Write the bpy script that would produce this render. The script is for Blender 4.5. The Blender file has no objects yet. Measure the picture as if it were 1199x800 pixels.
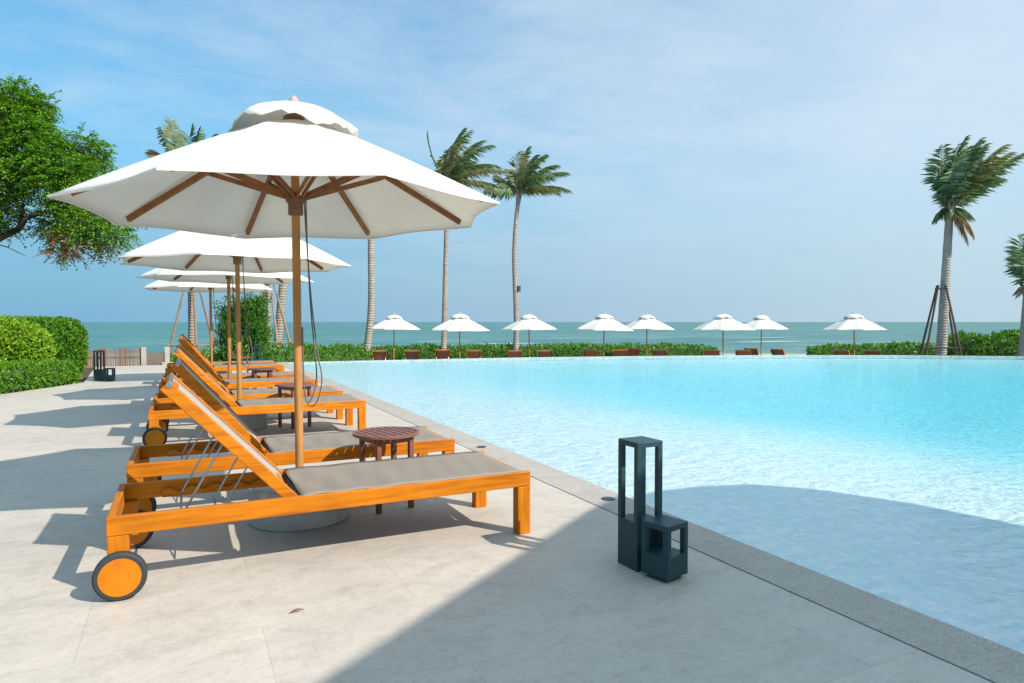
import bpy, bmesh, math, random
from mathutils import Vector, Matrix, Quaternion

random.seed(7)
SC = bpy.context.scene
COL = SC.collection
R = math.radians
PI = math.pi

# ------------------------------------------------------------------ camera model
F_PX, CX, CY, EYE = 784.0, 599.5, 400.0, 1.15
YAW, PITCH = R(26.1), math.atan(23 / 784.0)
FWD = Vector((math.sin(YAW) * math.cos(PITCH), math.cos(YAW) * math.cos(PITCH), -math.sin(PITCH)))
RGT = Vector((math.cos(YAW), -math.sin(YAW), 0))
UPV = RGT.cross(FWD)
HF = Vector((math.sin(YAW), math.cos(YAW), 0))


def at(px, py, d):
    """world point seen at a pixel of the survey photo, d metres ahead"""
    return Vector((0, 0, EYE)) + (FWD + RGT * ((px - CX) / F_PX) - UPV * ((py - CY) / F_PX)) * d


# ------------------------------------------------------------------ materials
def new_mat(name):
    m = bpy.data.materials.new(name)
    m.use_nodes = True
    nt = m.node_tree
    b = nt.nodes['Principled BSDF']
    return m, nt, b


def N(nt, t, **kw):
    n = nt.nodes.new(t)
    for k, v in kw.items():
        setattr(n, k, v)
    return n


def coords(nt, scale=(1, 1, 1), rot=(0, 0, 0), src='Object'):
    tc = N(nt, 'ShaderNodeTexCoord')
    mp = N(nt, 'ShaderNodeMapping')
    mp.inputs['Scale'].default_value = scale
    mp.inputs['Rotation'].default_value = rot
    nt.links.new(tc.outputs[src], mp.inputs['Vector'])
    return mp.outputs['Vector']


def wcoords(nt, scale=(1, 1, 1), rot=(0, 0, 0)):
    g = N(nt, 'ShaderNodeNewGeometry')
    mp = N(nt, 'ShaderNodeMapping')
    mp.inputs['Scale'].default_value = scale
    mp.inputs['Rotation'].default_value = rot
    nt.links.new(g.outputs['Position'], mp.inputs['Vector'])
    return mp.outputs['Vector']


def noise(nt, vec, scale, detail=4, rough=.55, dist=0):
    n = N(nt, 'ShaderNodeTexNoise')
    n.inputs['Scale'].default_value = scale
    n.inputs['Detail'].default_value = detail
    n.inputs['Roughness'].default_value = rough
    n.inputs['Distortion'].default_value = dist
    nt.links.new(vec, n.inputs['Vector'])
    return n.outputs['Fac']


def ramp(nt, fac, stops):
    r = N(nt, 'ShaderNodeValToRGB')
    el = r.color_ramp.elements
    while len(el) > 1:
        el.remove(el[-1])
    el[0].position, el[0].color = stops[0][0], (*stops[0][1], 1)
    for p, c in stops[1:]:
        e = el.new(p)
        e.color = (*c, 1)
    nt.links.new(fac, r.inputs['Fac'])
    return r.outputs['Color']


def g3(v):
    return (v, v, v)


def mul(nt, a, b, fac=1.0, mode='MULTIPLY'):
    m = N(nt, 'ShaderNodeMix', data_type='RGBA', blend_type=mode)
    m.inputs['Factor'].default_value = fac
    nt.links.new(a, m.inputs['A'])
    if isinstance(b, tuple):
        m.inputs['B'].default_value = (*b, 1)
    else:
        nt.links.new(b, m.inputs['B'])
    return m.outputs['Result']


def bump(nt, bsdf, h, strength, dist=.01):
    b = N(nt, 'ShaderNodeBump')
    b.inputs['Strength'].default_value = strength
    b.inputs['Distance'].default_value = dist
    nt.links.new(h, b.inputs['Height'])
    nt.links.new(b.outputs['Normal'], bsdf.inputs['Normal'])
    return b


def wood(name, c1, c2, scale, rot=(0, 0, 0), rough=.5, spec=.22):
    m, nt, b = new_mat(name)
    v = coords(nt, scale, rot)
    n1 = noise(nt, v, 1.0, 5, .6, .6)
    oi = N(nt, 'ShaderNodeObjectInfo')
    col = ramp(nt, n1, [(.25, c2), (.5, c1), (.75, tuple(min(1, x * 1.12) for x in c1))])
    v2 = coords(nt, (3, 3, 3))
    col = mul(nt, col, ramp(nt, noise(nt, v2, 1.3, 3), [(.3, g3(.78)), (.7, g3(1.0))]))
    col = mul(nt, col, ramp(nt, oi.outputs['Random'], [(0, (.84, .8, .8)), (1, (1.0, 1.0, 1.0))]))
    nt.links.new(col, b.inputs['Base Color'])
    b.inputs['Roughness'].default_value = rough
    b.inputs['Specular IOR Level'].default_value = spec
    bump(nt, b, n1, .25, .003)
    return m


TEAK, TEAK2 = (.59, .188, .004), (.36, .088, .003)
M = {}
M['teak_x'] = wood('teak grain lengthwise', TEAK, TEAK2, (2.5, 40, 40))
M['teak_z'] = wood('teak grain upright', TEAK, TEAK2, (40, 40, 2.5))
M['teak_y'] = wood('teak grain crosswise', TEAK, TEAK2, (40, 2.5, 40))
M['teak_back'] = wood('teak grain backrest', TEAK, TEAK2, (2.5, 40, 40), (0, R(46), 0))
M['pole'] = wood('umbrella pole wood', (.47, .235, .075), (.30, .13, .035), (40, 40, 2.0))
M['rib'] = wood('umbrella rib wood', (.33, .14, .05), (.19, .075, .028), (18, 18, 18))
M['hubwood'] = wood('umbrella hub wood', (.26, .15, .08), (.16, .09, .05), (18, 18, 18), rough=.6)
M['finial'] = wood('pale finial wood', (.55, .40, .33), (.42, .29, .23), (18, 18, 18), rough=.6)
M['table'] = wood('dark red table wood', (.25, .10, .072), (.15, .055, .038), (4, 40, 40), rough=.4)
M['stake'] = wood('weathered stake wood', (.34, .25, .18), (.17, .12, .09), (30, 30, 2), rough=.8, spec=.1)


M['dark_stake'] = wood('dark stake wood', (.12, .09, .07), (.07, .05, .04), (30, 30, 2), rough=.8, spec=.1)


def plain(name, col, rough=.5, metal=0, spec=.5, var=.12, sc=8, bmp=0):
    m, nt, b = new_mat(name)
    v = coords(nt)
    n = noise(nt, v, sc, 5)
    lo = tuple(x * (1 - var) for x in col)
    hi = tuple(min(1, x * (1 + var)) for x in col)
    nt.links.new(ramp(nt, n, [(.3, lo), (.7, hi)]), b.inputs['Base Color'])
    b.inputs['Roughness'].default_value = rough
    b.inputs['Metallic'].default_value = metal
    b.inputs['Specular IOR Level'].default_value = spec
    if bmp:
        bump(nt, b, n, bmp, .004)
    return m


M['rubber'] = plain('tyre rubber', (.025, .03, .035), .75, sc=30)
M['hub'] = wood('wheel disc wood', (.62, .195, .005), (.50, .14, .004), (5, 30, 5))
M['steel'] = plain('brushed steel', (.36, .35, .34), .38, 1)
M['lantern'] = plain('teal grey powder coated metal', (.012, .046, .054), .45, 0, .35, .15, 25)
M['concrete'] = plain('cast concrete base', (.36, .37, .34), .85, 0, .2, .16, 9, .3)
M['rope'] = plain('twisted rope', (.13, .11, .095), .9, sc=60)
M['soil'] = plain('soil', (.10, .07, .045), .95, 0, .1, .3, 4)
M['white_stone'] = plain('pale rendered stone', (.36, .33, .30), .8, 0, .2, .08, 6)
M['black_metal'] = plain('black metal', (.03, .03, .03), .5)
M['roof'] = plain('pavilion roof slab', (.5, .48, .45), .8)
M['dry_leaf'] = plain('dry leaf', (.16, .1, .05), .8)


def cloth(name, col, trans, weave=600, wr=.15):
    m, nt, b = new_mat(name)
    v = coords(nt)
    n1 = noise(nt, v, 2.2, 5)
    n2 = noise(nt, v, weave, 2)
    col1 = ramp(nt, n1, [(.3, tuple(x * .93 for x in col)), (.7, col)])
    nt.links.new(col1, b.inputs['Base Color'])
    b.inputs['Roughness'].default_value = .9
    b.inputs['Specular IOR Level'].default_value = .15
    hn = noise(nt, coords(nt, (1, 1, 1)), 7, 3)
    ad = N(nt, 'ShaderNodeMath', operation='MULTIPLY_ADD')
    ad.inputs[1].default_value = .12
    nt.links.new(n2, ad.inputs[0])
    nt.links.new(hn, ad.inputs[2])
    bp = bump(nt, b, ad.outputs[0], wr, .02)
    if trans:
        tr = N(nt, 'ShaderNodeBsdfTranslucent')
        nt.links.new(col1, tr.inputs['Color'])
        nt.links.new(bp.outputs['Normal'], tr.inputs['Normal'])
        mx = N(nt, 'ShaderNodeMixShader')
        mx.inputs[0].default_value = trans
        nt.links.new(b.outputs[0], mx.inputs[1])
        nt.links.new(tr.outputs[0], mx.inputs[2])
        nt.links.new(mx.outputs[0], nt.nodes['Material Output'].inputs['Surface'])
    return m


M['canopy'] = cloth('off white canopy canvas', (.87, .85, .79), .32, wr=.25)
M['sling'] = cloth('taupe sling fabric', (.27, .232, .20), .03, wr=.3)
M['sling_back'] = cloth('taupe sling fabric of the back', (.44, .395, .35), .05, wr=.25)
M['red_sling'] = cloth('red brown woven fabric', (.29, .145, .11), .03)


def leaf_mat(name, cols, trans=.3, rough=.45):
    m, nt, b = new_mat(name)
    g = N(nt, 'ShaderNodeNewGeometry')
    n = len(cols)
    c = ramp(nt, g.outputs['Random Per Island'], [(i / max(1, n - 1), cc) for i, cc in enumerate(cols)])
    nt.links.new(c, b.inputs['Base Color'])
    b.inputs['Roughness'].default_value = rough
    b.inputs['Specular IOR Level'].default_value = .3
    tr = N(nt, 'ShaderNodeBsdfTranslucent')
    hue = mul(nt, c, (1.25, 1.2, .5))
    nt.links.new(hue, tr.inputs['Color'])
    mx = N(nt, 'ShaderNodeMixShader')
    mx.inputs[0].default_value = trans
    nt.links.new(b.outputs[0], mx.inputs[1])
    nt.links.new(tr.outputs[0], mx.inputs[2])
    nt.links.new(mx.outputs[0], nt.nodes['Material Output'].inputs['Surface'])
    return m


M['leaf_hedge'] = leaf_mat('clipped hedge leaf', [(.03, .12, .008), (.06, .19, .012), (.10, .25, .015), (.16, .32, .02)])
M['leaf_mound'] = leaf_mat('yellow green mound leaf', [(.07, .19, .01), (.14, .30, .015), (.22, .38, .02), (.32, .45, .04)])
M['leaf_low'] = leaf_mat('ground cover leaf', [(.05, .16, .01), (.10, .25, .012), (.15, .32, .02)])
M['leaf_far'] = leaf_mat('beach shrub leaf', [(.05, .15, .015), (.10, .26, .025), (.18, .36, .05)])
M['leaf_bush'] = leaf_mat('dark bush leaf', [(.03, .11, .014), (.06, .18, .02), (.11, .26, .03)])
M['leaf_tree'] = leaf_mat('feathery tree leaf', [(.04, .14, .01), (.09, .25, .014), (.16, .33, .02), (.24, .40, .035)])
M['leaf_dry'] = leaf_mat('dried seed pods', [(.30, .13, .055), (.40, .20, .10), (.20, .15, .05)])
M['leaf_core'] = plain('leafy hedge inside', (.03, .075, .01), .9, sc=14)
M['frond'] = leaf_mat('palm frond leaflet', [(.07, .15, .07), (.14, .24, .12), (.28, .36, .22)], .35)
M['frond_y'] = leaf_mat('yellowing palm frond leaflet', [(.18, .21, .08), (.30, .28, .14), (.16, .20, .08)], .35)
M['frond_dry'] = leaf_mat('dry palm frond leaflet', [(.30, .22, .15), (.38, .29, .21), (.20, .145, .10)])


def bark(name, c1, c2, ring):
    m, nt, b = new_mat(name)
    v = coords(nt, (1, 1, 1))
    w = N(nt, 'ShaderNodeTexWave', wave_type='BANDS', bands_direction='Z')
    w.inputs['Scale'].default_value = ring
    w.inputs['Distortion'].default_value = 3.5
    w.inputs['Detail'].default_value = 3
    nt.links.new(v, w.inputs['Vector'])
    n = noise(nt, v, 5, 5)
    col = ramp(nt, w.outputs['Fac'], [(0, c2), (.35, c1), (1, tuple(x * 1.1 for x in c1))])
    col = mul(nt, col, ramp(nt, n, [(.3, g3(.65)), (.7, g3(1))]))
    nt.links.new(col, b.inputs['Base Color'])
    b.inputs['Roughness'].default_value = .9
    b.inputs['Specular IOR Level'].default_value = .1
    bump(nt, b, w.outputs['Fac'], .6, .03)
    return m


M['palm_bark'] = bark('pale ringed palm bark', (.37, .325, .29), (.30, .265, .235), 3.3)
M['bark'] = bark('dark tree bark', (.10, .075, .055), (.05, .035, .03), 1.0)


def deck_mat(name, base, joints=True, speck=0.0, world=True):
    m, nt, b = new_mat(name)
    v = wcoords(nt)
    n1 = noise(nt, v, .55, 5, .6)
    n2 = noise(nt, wcoords(nt, (1.0, 1.6, 1), (0, 0, R(18))), 3.2, 9, .74, .5)
    n3 = noise(nt, v, 90 if speck else 55, 3, .6)
    col = ramp(nt, n1, [(.3, tuple(x * .90 for x in base)), (.7, tuple(min(1, x * 1.05) for x in base))])
    col = mul(nt, col, ramp(nt, n2, [(.28, (.80, .79, .78)), (.5, (.96, .96, .96)), (.75, (1.05, 1.04, 1.02))]))
    col = mul(nt, col, ramp(nt, n3, [(.3, g3(.93 - speck)), (.7, g3(1.03))]))
    n4 = noise(nt, wcoords(nt, (1, 1.15, 1), (0, 0, R(-12))), 16, 6, .75, .3)
    col = mul(nt, col, ramp(nt, n4, [(.3, (.86, .85, .84)), (.5, (1, 1, 1)), (.7, (1.06, 1.05, 1.03))]))
    # small brown blemishes and worn spots
    st = ramp(nt, noise(nt, v, 6.5, 6, .75), [(.66, g3(1)), (.78, (.90, .84, .77))])
    col = mul(nt, col, st)
    if joints:
        mp = N(nt, 'ShaderNodeMapping')
        g = N(nt, 'ShaderNodeNewGeometry')
        nt.links.new(g.outputs['Position'], mp.inputs['Vector'])
        mp.inputs['Location'].default_value = (.35, .35, 0)
        br = N(nt, 'ShaderNodeTexBrick')
        br.inputs['Scale'].default_value = 1
        br.inputs['Brick Width'].default_value = 1.2
        br.inputs['Row Height'].default_value = .6
        br.inputs['Mortar Size'].default_value = .0022
        br.inputs['Mortar Smooth'].default_value = .4
        br.inputs['Bias'].default_value = 0
        br.inputs['Color1'].default_value = (.955, .955, .96, 1)
        br.inputs['Color2'].default_value = (1.02, 1.02, 1.02, 1)
        br.inputs['Mortar'].default_value = (.80, .79, .78, 1)
        nt.links.new(mp.outputs[0], br.inputs['Vector'])
        col = mul(nt, col, br.outputs['Color'])
    nt.links.new(col, b.inputs['Base Color'])
    rr = ramp(nt, n2, [(.3, g3(.5)), (.7, g3(.68))])
    nt.links.new(rr, b.inputs['Roughness'])
    b.inputs['Specular IOR Level'].default_value = .3
    ad = N(nt, 'ShaderNodeMath', operation='ADD')
    nt.links.new(n2, ad.inputs[0])
    nt.links.new(n3, ad.inputs[1])
    bump(nt, b, ad.outputs[0], .12, .006)
    return m


M['deck'] = deck_mat('pale stone paving', (.52, .462, .40))
M['coping'] = deck_mat('speckled granite coping', (.48, .43, .375), False, .28)
M['joint'] = plain('dark drain joint', (.06, .06, .06), .8)


def sand_mat():
    m, nt, b = new_mat('beach sand and dry grass')
    v = wcoords(nt)
    n = noise(nt, v, .25, 6, .65)
    n2 = noise(nt, v, 9, 4)
    c = ramp(nt, n, [(.35, (.42, .33, .20)), (.5, (.50, .42, .30)), (.62, (.30, .27, .10))])
    c = mul(nt, c, ramp(nt, n2, [(.3, g3(.75)), (.7, g3(1.05))]))
    nt.links.new(c, b.inputs['Base Color'])
    b.inputs['Roughness'].default_value = .95
    return m


M['sand'] = sand_mat()


def sea_mat():
    m, nt, b = new_mat('sea water')
    v = wcoords(nt, (1, 1, 1), (0, 0, YAW))
    big = noise(nt, wcoords(nt, (.004, .02, 1), (0, 0, YAW)), 1, 4, .6)
    wv = noise(nt, wcoords(nt, (.12, .45, 1), (0, 0, YAW)), 1, 6, .65, .6)
    c = ramp(nt, big, [(.3, (.045, .145, .15)), (.55, (.065, .18, .17)), (.75, (.10, .20, .165))])
    c = mul(nt, c, ramp(nt, wv, [(.36, g3(.62)), (.62, g3(1.25))]))
    # breaking crests near the shore
    g = N(nt, 'ShaderNodeNewGeometry')
    d = N(nt, 'ShaderNodeVectorMath', operation='DOT_PRODUCT')
    nt.links.new(g.outputs['Position'], d.inputs[0])
    d.inputs[1].default_value = HF
    near = N(nt, 'ShaderNodeMapRange')
    near.inputs['From Min'].default_value = 190
    near.inputs['From Max'].default_value = 90
    nt.links.new(d.outputs['Value'], near.inputs['Value'])
    cr = ramp(nt, noise(nt, wcoords(nt, (.03, .16, 1), (0, 0, YAW)), 1, 5, .6), [(.60, g3(0)), (.66, g3(1))])
    cm = N(nt, 'ShaderNodeMath', operation='MULTIPLY')
    nt.links.new(cr, cm.inputs[0])
    nt.links.new(near.outputs[0], cm.inputs[1])
    mx = N(nt, 'ShaderNodeMix', data_type='RGBA')
    nt.links.new(cm.outputs[0], mx.inputs['Factor'])
    nt.links.new(c, mx.inputs['A'])
    mx.inputs['B'].default_value = (.62, .65, .64, 1)
    nt.links.new(mx.outputs['Result'], b.inputs['Base Color'])
    b.inputs['Roughness'].default_value = .45
    b.inputs['Specular IOR Level'].default_value = .22
    bump(nt, b, wv, .6, .4)
    return m


M['sea'] = sea_mat()


def pool_floor_mat():
    m, nt, b = new_mat('pool mosaic tile')
    v = wcoords(nt)
    br = N(nt, 'ShaderNodeTexBrick', offset=0.0)
    br.inputs['Scale'].default_value = 1
    br.inputs['Brick Width'].default_value = .05
    br.inputs['Row Height'].default_value = .05
    br.inputs['Mortar Size'].default_value = .002
    br.inputs['Bias'].default_value = 0
    br.inputs['Color1'].default_value = (.66, .83, .86, 1)
    br.inputs['Color2'].default_value = (.90, .93, .93, 1)
    br.inputs['Mortar'].default_value = (.80, .85, .86, 1)
    nt.links.new(v, br.inputs['Vector'])
    c = mul(nt, br.outputs['Color'], ramp(nt, noise(nt, v, 1.2, 4), [(.3, (.90, .95, .97)), (.7, (1, 1, 1))]))
    nt.links.new(c, b.inputs['Base Color'])
    b.inputs['Roughness'].default_value = .6
    b.inputs['Specular IOR Level'].default_value = .1
    hb = noise(nt, wcoords(nt, (1, 2.2, 1), (0, 0, R(26))), 4.5, 4, .6, 1.2)
    bump(nt, b, hb, .55, .06)
    return m


M['pool_floor'] = pool_floor_mat()


def water_mat():
    m = bpy.data.materials.new('clear pool water')
    m.use_nodes = True
    nt = m.node_tree
    nt.nodes.remove(nt.nodes['Principled BSDF'])
    out = nt.nodes['Material Output']
    n1 = noise(nt, wcoords(nt, (1, 2.0, 1), (0, 0, R(26))), 3.6, 5, .62, .9)
    n2 = noise(nt, wcoords(nt), 13, 4, .6, .5)
    ad = N(nt, 'ShaderNodeMath', operation='MULTIPLY_ADD')
    ad.inputs[1].default_value = .28
    nt.links.new(n2, ad.inputs[0])
    nt.links.new(n1, ad.inputs[2])
    bp = N(nt, 'ShaderNodeBump')
    bp.inputs['Strength'].default_value = .6
    bp.inputs['Distance'].default_value = .045
    nt.links.new(ad.outputs[0], bp.inputs['Height'])
    fr = N(nt, 'ShaderNodeFresnel')
    fr.inputs['IOR'].default_value = 1.33
    nt.links.new(bp.outputs['Normal'], fr.inputs['Normal'])
    tr = N(nt, 'ShaderNodeBsdfTransparent')
    gl = N(nt, 'ShaderNodeBsdfGlossy')
    gl.inputs['Roughness'].default_value = .03
    nt.links.new(bp.outputs['Normal'], gl.inputs['Normal'])
    mx = N(nt, 'ShaderNodeMixShader')
    k = N(nt, 'ShaderNodeMath', operation='MULTIPLY')
    k.inputs[1].default_value = .56
    nt.links.new(fr.outputs[0], k.inputs[0])
    nt.links.new(k.outputs[0], mx.inputs[0])
    nt.links.new(tr.outputs[0], mx.inputs[1])
    nt.links.new(gl.outputs[0], mx.inputs[2])
    nt.links.new(mx.outputs[0], out.inputs['Surface'])
    va = N(nt, 'ShaderNodeVolumeAbsorption')
    va.inputs['Color'].default_value = (.0, .86, .955, 1)
    va.inputs['Density'].default_value = .17
    nt.links.new(va.outputs[0], out.inputs['Volume'])
    return m


M['water'] = water_mat()


def fence_mat():
    m, nt, b = new_mat('weathered picket wood')
    g = N(nt, 'ShaderNodeNewGeometry')
    c = ramp(nt, g.outputs['Random Per Island'], [(0, (.15, .08, .058)), (.4, (.21, .12, .095)), (.7, (.12, .12, .11)), (1, (.20, .17, .155))])
    nt.links.new(c, b.inputs['Base Color'])
    b.inputs['Roughness'].default_value = .85
    return m


M['picket'] = fence_mat()


# ------------------------------------------------------------------ mesh builder
class MB:
    def __init__(s):
        s.v, s.f = [], []

    def add(s, vs, fs):
        o = len(s.v)
        s.v += [tuple(p) for p in vs]
        s.f += [tuple(i + o for i in f) for f in fs]
        return s

    def box(s, x0, x1, y0, y1, z0, z1, mat=None):
        vs = [Vector((x, y, z)) for z in (z0, z1) for y in (y0, y1) for x in (x0, x1)]
        if mat:
            vs = [mat @ p for p in vs]
        return s.add(vs, [(0, 2, 3, 1), (4, 5, 7, 6), (0, 1, 5, 4), (2, 6, 7, 3), (0, 4, 6, 2), (1, 3, 7, 5)])

    def bar(s, p0, p1, w, h, upv=(0, 0, 1)):
        p0, p1 = Vector(p0), Vector(p1)
        d = (p1 - p0).normalized()
        u = Vector(upv)
        if abs(d.dot(u)) > .98:
            u = Vector((1, 0, 0))
        a = d.cross(u).normalized()
        u = a.cross(d)
        vs = []
        for p in (p0, p1):
            for i, j in ((-1, -1), (1, -1), (1, 1), (-1, 1)):
                vs.append(p + a * (i * w / 2) + u * (j * h / 2))
        return s.add(vs, [(0, 3, 2, 1), (4, 5, 6, 7), (0, 1, 5, 4), (1, 2, 6, 5), (2, 3, 7, 6), (3, 0, 4, 7)])

    def tube(s, pts, rad, n=10, cap=True):
        pts = [Vector(p) for p in pts]
        if not isinstance(rad, (list, tuple)):
            rad = [rad] * len(pts)
        vs, fs = [], []
        a = None
        for i, p in enumerate(pts):
            d = (pts[min(i + 1, len(pts) - 1)] - pts[max(i - 1, 0)]).normalized()
            if a is None:
                t = Vector((0, 0, 1)) if abs(d.z) < .9 else Vector((1, 0, 0))
                a = d.cross(t).normalized()
            else:
                a = (a - d * a.dot(d)).normalized()
            b = d.cross(a)
            for k in range(n):
                th = 2 * PI * k / n
                vs.append(p + (a * math.cos(th) + b * math.sin(th)) * rad[i])
        for i in range(len(pts) - 1):
            for k in range(n):
                k2 = (k + 1) % n
                fs.append((i * n + k, i * n + k2, (i + 1) * n + k2, (i + 1) * n + k))
        if cap:
            fs.append(tuple(range(n - 1, -1, -1)))
            fs.append(tuple((len(pts) - 1) * n + k for k in range(n)))
        return s.add(vs, fs)

    def lathe(s, prof, n=32, mat=None):
        vs, fs = [], []
        for r, z in prof:
            for k in range(n):
                th = 2 * PI * k / n
                p = Vector((r * math.cos(th), r * math.sin(th), z))
                vs.append(mat @ p if mat else p)
        for i in range(len(prof) - 1):
            for k in range(n):
                k2 = (k + 1) % n
                fs.append((i * n + k, i * n + k2, (i + 1) * n + k2, (i + 1) * n + k))
        fs.append(tuple(range(n - 1, -1, -1)))
        fs.append(tuple((len(prof) - 1) * n + k for k in range(n)))
        return s.add(vs, fs)

    def prism(s, poly, z0, z1):
        if sum(p[0] * q[1] - q[0] * p[1] for p, q in zip(poly, poly[1:] + poly[:1])) < 0:
            poly = poly[::-1]
        n = len(poly)
        vs = [(x, y, z0) for x, y in poly] + [(x, y, z1) for x, y in poly]
        fs = [tuple(range(n - 1, -1, -1)), tuple(range(n, 2 * n))]
        fs += [(i, (i + 1) % n, n + (i + 1) % n, n + i) for i in range(n)]
        return s.add(vs, fs)

    def build(s, name, mat, parent=None, smooth=False, bevel=0, loc=None):
        me = bpy.data.meshes.new(name)
        me.from_pydata(s.v, [], s.f)
        me.validate()
        me.update()
        me.materials.append(mat)
        if smooth:
            me.polygons.foreach_set('use_smooth', [True] * len(me.polygons))
            if smooth != 'all':
                me.set_sharp_from_angle(angle=R(40))
        o = bpy.data.objects.new(name, me)
        COL.objects.link(o)
        if parent:
            o.parent = parent
        if loc:
            o.location = loc
        if bevel:
            bv = o.modifiers.new('bevel', 'BEVEL')
            bv.width = bevel
            bv.segments = 2
            bv.limit_method = 'ANGLE'
        return o


def tag(o, label=None, cat=None, group=None, kind=None):
    for k, v in (('label', label), ('category', cat), ('group', group), ('kind', kind)):
        if v:
            o[k] = v
    return o


def empty(name, loc, rz=0, label=None, cat=None, group=None):
    o = bpy.data.objects.new(name, None)
    o.empty_display_size = .2
    COL.objects.link(o)
    o.location = loc
    o.rotation_euler = (0, 0, rz)
    return tag(o, label, cat, group)


def copy_tree(o, parent=None):
    c = o.copy()
    COL.objects.link(c)
    if parent:
        c.parent = parent
    for ch in [x for x in o.children]:
        copy_tree(ch, c)
    return c


# ------------------------------------------------------------------ the setting
def pool_far():
    return [(2.6, 20.08), (3.6, 20.08), (6.75, 19.8), (10.2, 19.42), (14.25, 18.4), (18.4, 17.02), (22.4, 15.05), (25.4, 12.75), (28.5, 9.6), (30.5, 6.5), (31, 3), (31, -.8)]


g = MB()
ds = [-120, -40, 0, 20, 36, 42, 48, 56, 66, 80, 100, 160, 500]
zs = [-.93, -.93, -.93, -.93, -.93, -.98, -1.15, -1.5, -2.0, -2.7, -3.4, -5, -7]
us = [-400, -120, -60, -30, 0, 30, 60, 120, 250, 500]
vs, fs = [], []
for d, z in zip(ds, zs):
    for u in us:
        p = HF * d + RGT * u
        vs.append((p.x, p.y, z))
n = len(us)
for i in range(len(ds) - 1):
    for k in range(n - 1):
        fs.append((i * n + k, i * n + k + 1, (i + 1) * n + k + 1, (i + 1) * n + k))
g.add(vs, fs)
tag(g.build('ground', M['sand']), kind='structure')
s = MB()
c = [HF * 50 + RGT * -9000, HF * 50 + RGT * 9000, HF * 14000 + RGT * 16000, HF * 14000 + RGT * -16000]
s.add([(p.x, p.y, -2.55) for p in c], [(0, 1, 2, 3)])
tag(s.build('sea', M['sea']), kind='structure')

deck_poly = [(2.30, -8), (2.30, 20.1), (-2.05, 20.1), (-1.72, 14.96), (-2.63, 13.07), (-9, -.2), (-9, -8)]
tag(MB().prism(deck_poly, -.93, 0).build('deck', M['deck']), kind='structure')
tag(MB().prism([(2.30, -8), (2.312, -8), (2.312, 20.1), (2.30, 20.1)], -.93, -.012).build('drain_joint', M['joint']), kind='structure')
tag(MB().box(2.312, 2.60, -8, 20.1, -.93, 0).build('coping', M['coping']), kind='structure')
bed = [(-2.07, 20.1), (-1.74, 14.96), (-2.65, 13.07), (-9.02, -.2), (-30, -.2), (-30, 20.1)]
tag(MB().prism(bed, -.93, -.02).build('planting_bed', M['soil']), kind='structure')
tag(MB().box(2.6, 31, -8, -.8, -.93, -.004).build('paving', M['deck']), kind='structure')


far = pool_far()


def yfar(x):
    for (x0, y0), (x1, y1) in zip(far, far[1:]):
        if x0 <= x <= x1 and x1 > x0:
            return y0 + (y1 - y0) * (x - x0) / (x1 - x0)
    return -.7


def floor_depth(x, y):
    t = max(0, min(1, (x - 3.3 + .10 * (y - 6)) / 9.6))
    e = max(0, min(1, (yfar(x) - y) / 9.0)) if x < 30.9 else 0
    e = e * min(1, max(0, (30.9 - x) / 5))
    return .09 + .75 * t * t * (3 - 2 * t) * (.04 + .96 * e ** .8)


fl = MB()
nx, ny = 60, 40
vs, fs = [], []
for i in range(nx + 1):
    x = 2.6 + (30.9 - 2.6) * i / nx
    for j in range(ny + 1):
        y = -.8 + (yfar(x) + .8 - .02) * j / ny
        vs.append((x, y, -.012 - floor_depth(x, y)))
for i in range(nx):
    for j in range(ny):
        a = i * (ny + 1) + j
        fs.append((a, a + ny + 1, a + ny + 2, a + 1))
fl.add(vs, fs)
tag(fl.build('pool_floor', M['pool_floor'], smooth='all'), kind='structure')
rim = MB()
outer = [(2.6, 20.16)] + [(x + (.08 if x > 27 else .03), y + .08) for x, y in far[1:]]
poly = far + outer[::-1]
for k in range(len(far) - 1):
    q = [far[k], far[k + 1], outer[k + 1], outer[k]]
    rim.prism(q, -.93, -.016)
tag(rim.build('pool_wall', M['pool_floor']), kind='structure')
wpoly = [(2.601, -.79)] + [(x + (.015 if i else .001), y + .04) for i, (x, y) in enumerate(far)]
wpoly[-1] = (31.0, -.79)
tag(MB().prism(wpoly, -.915, -.012).build('pool_water', M['water']), kind='structure')


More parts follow.
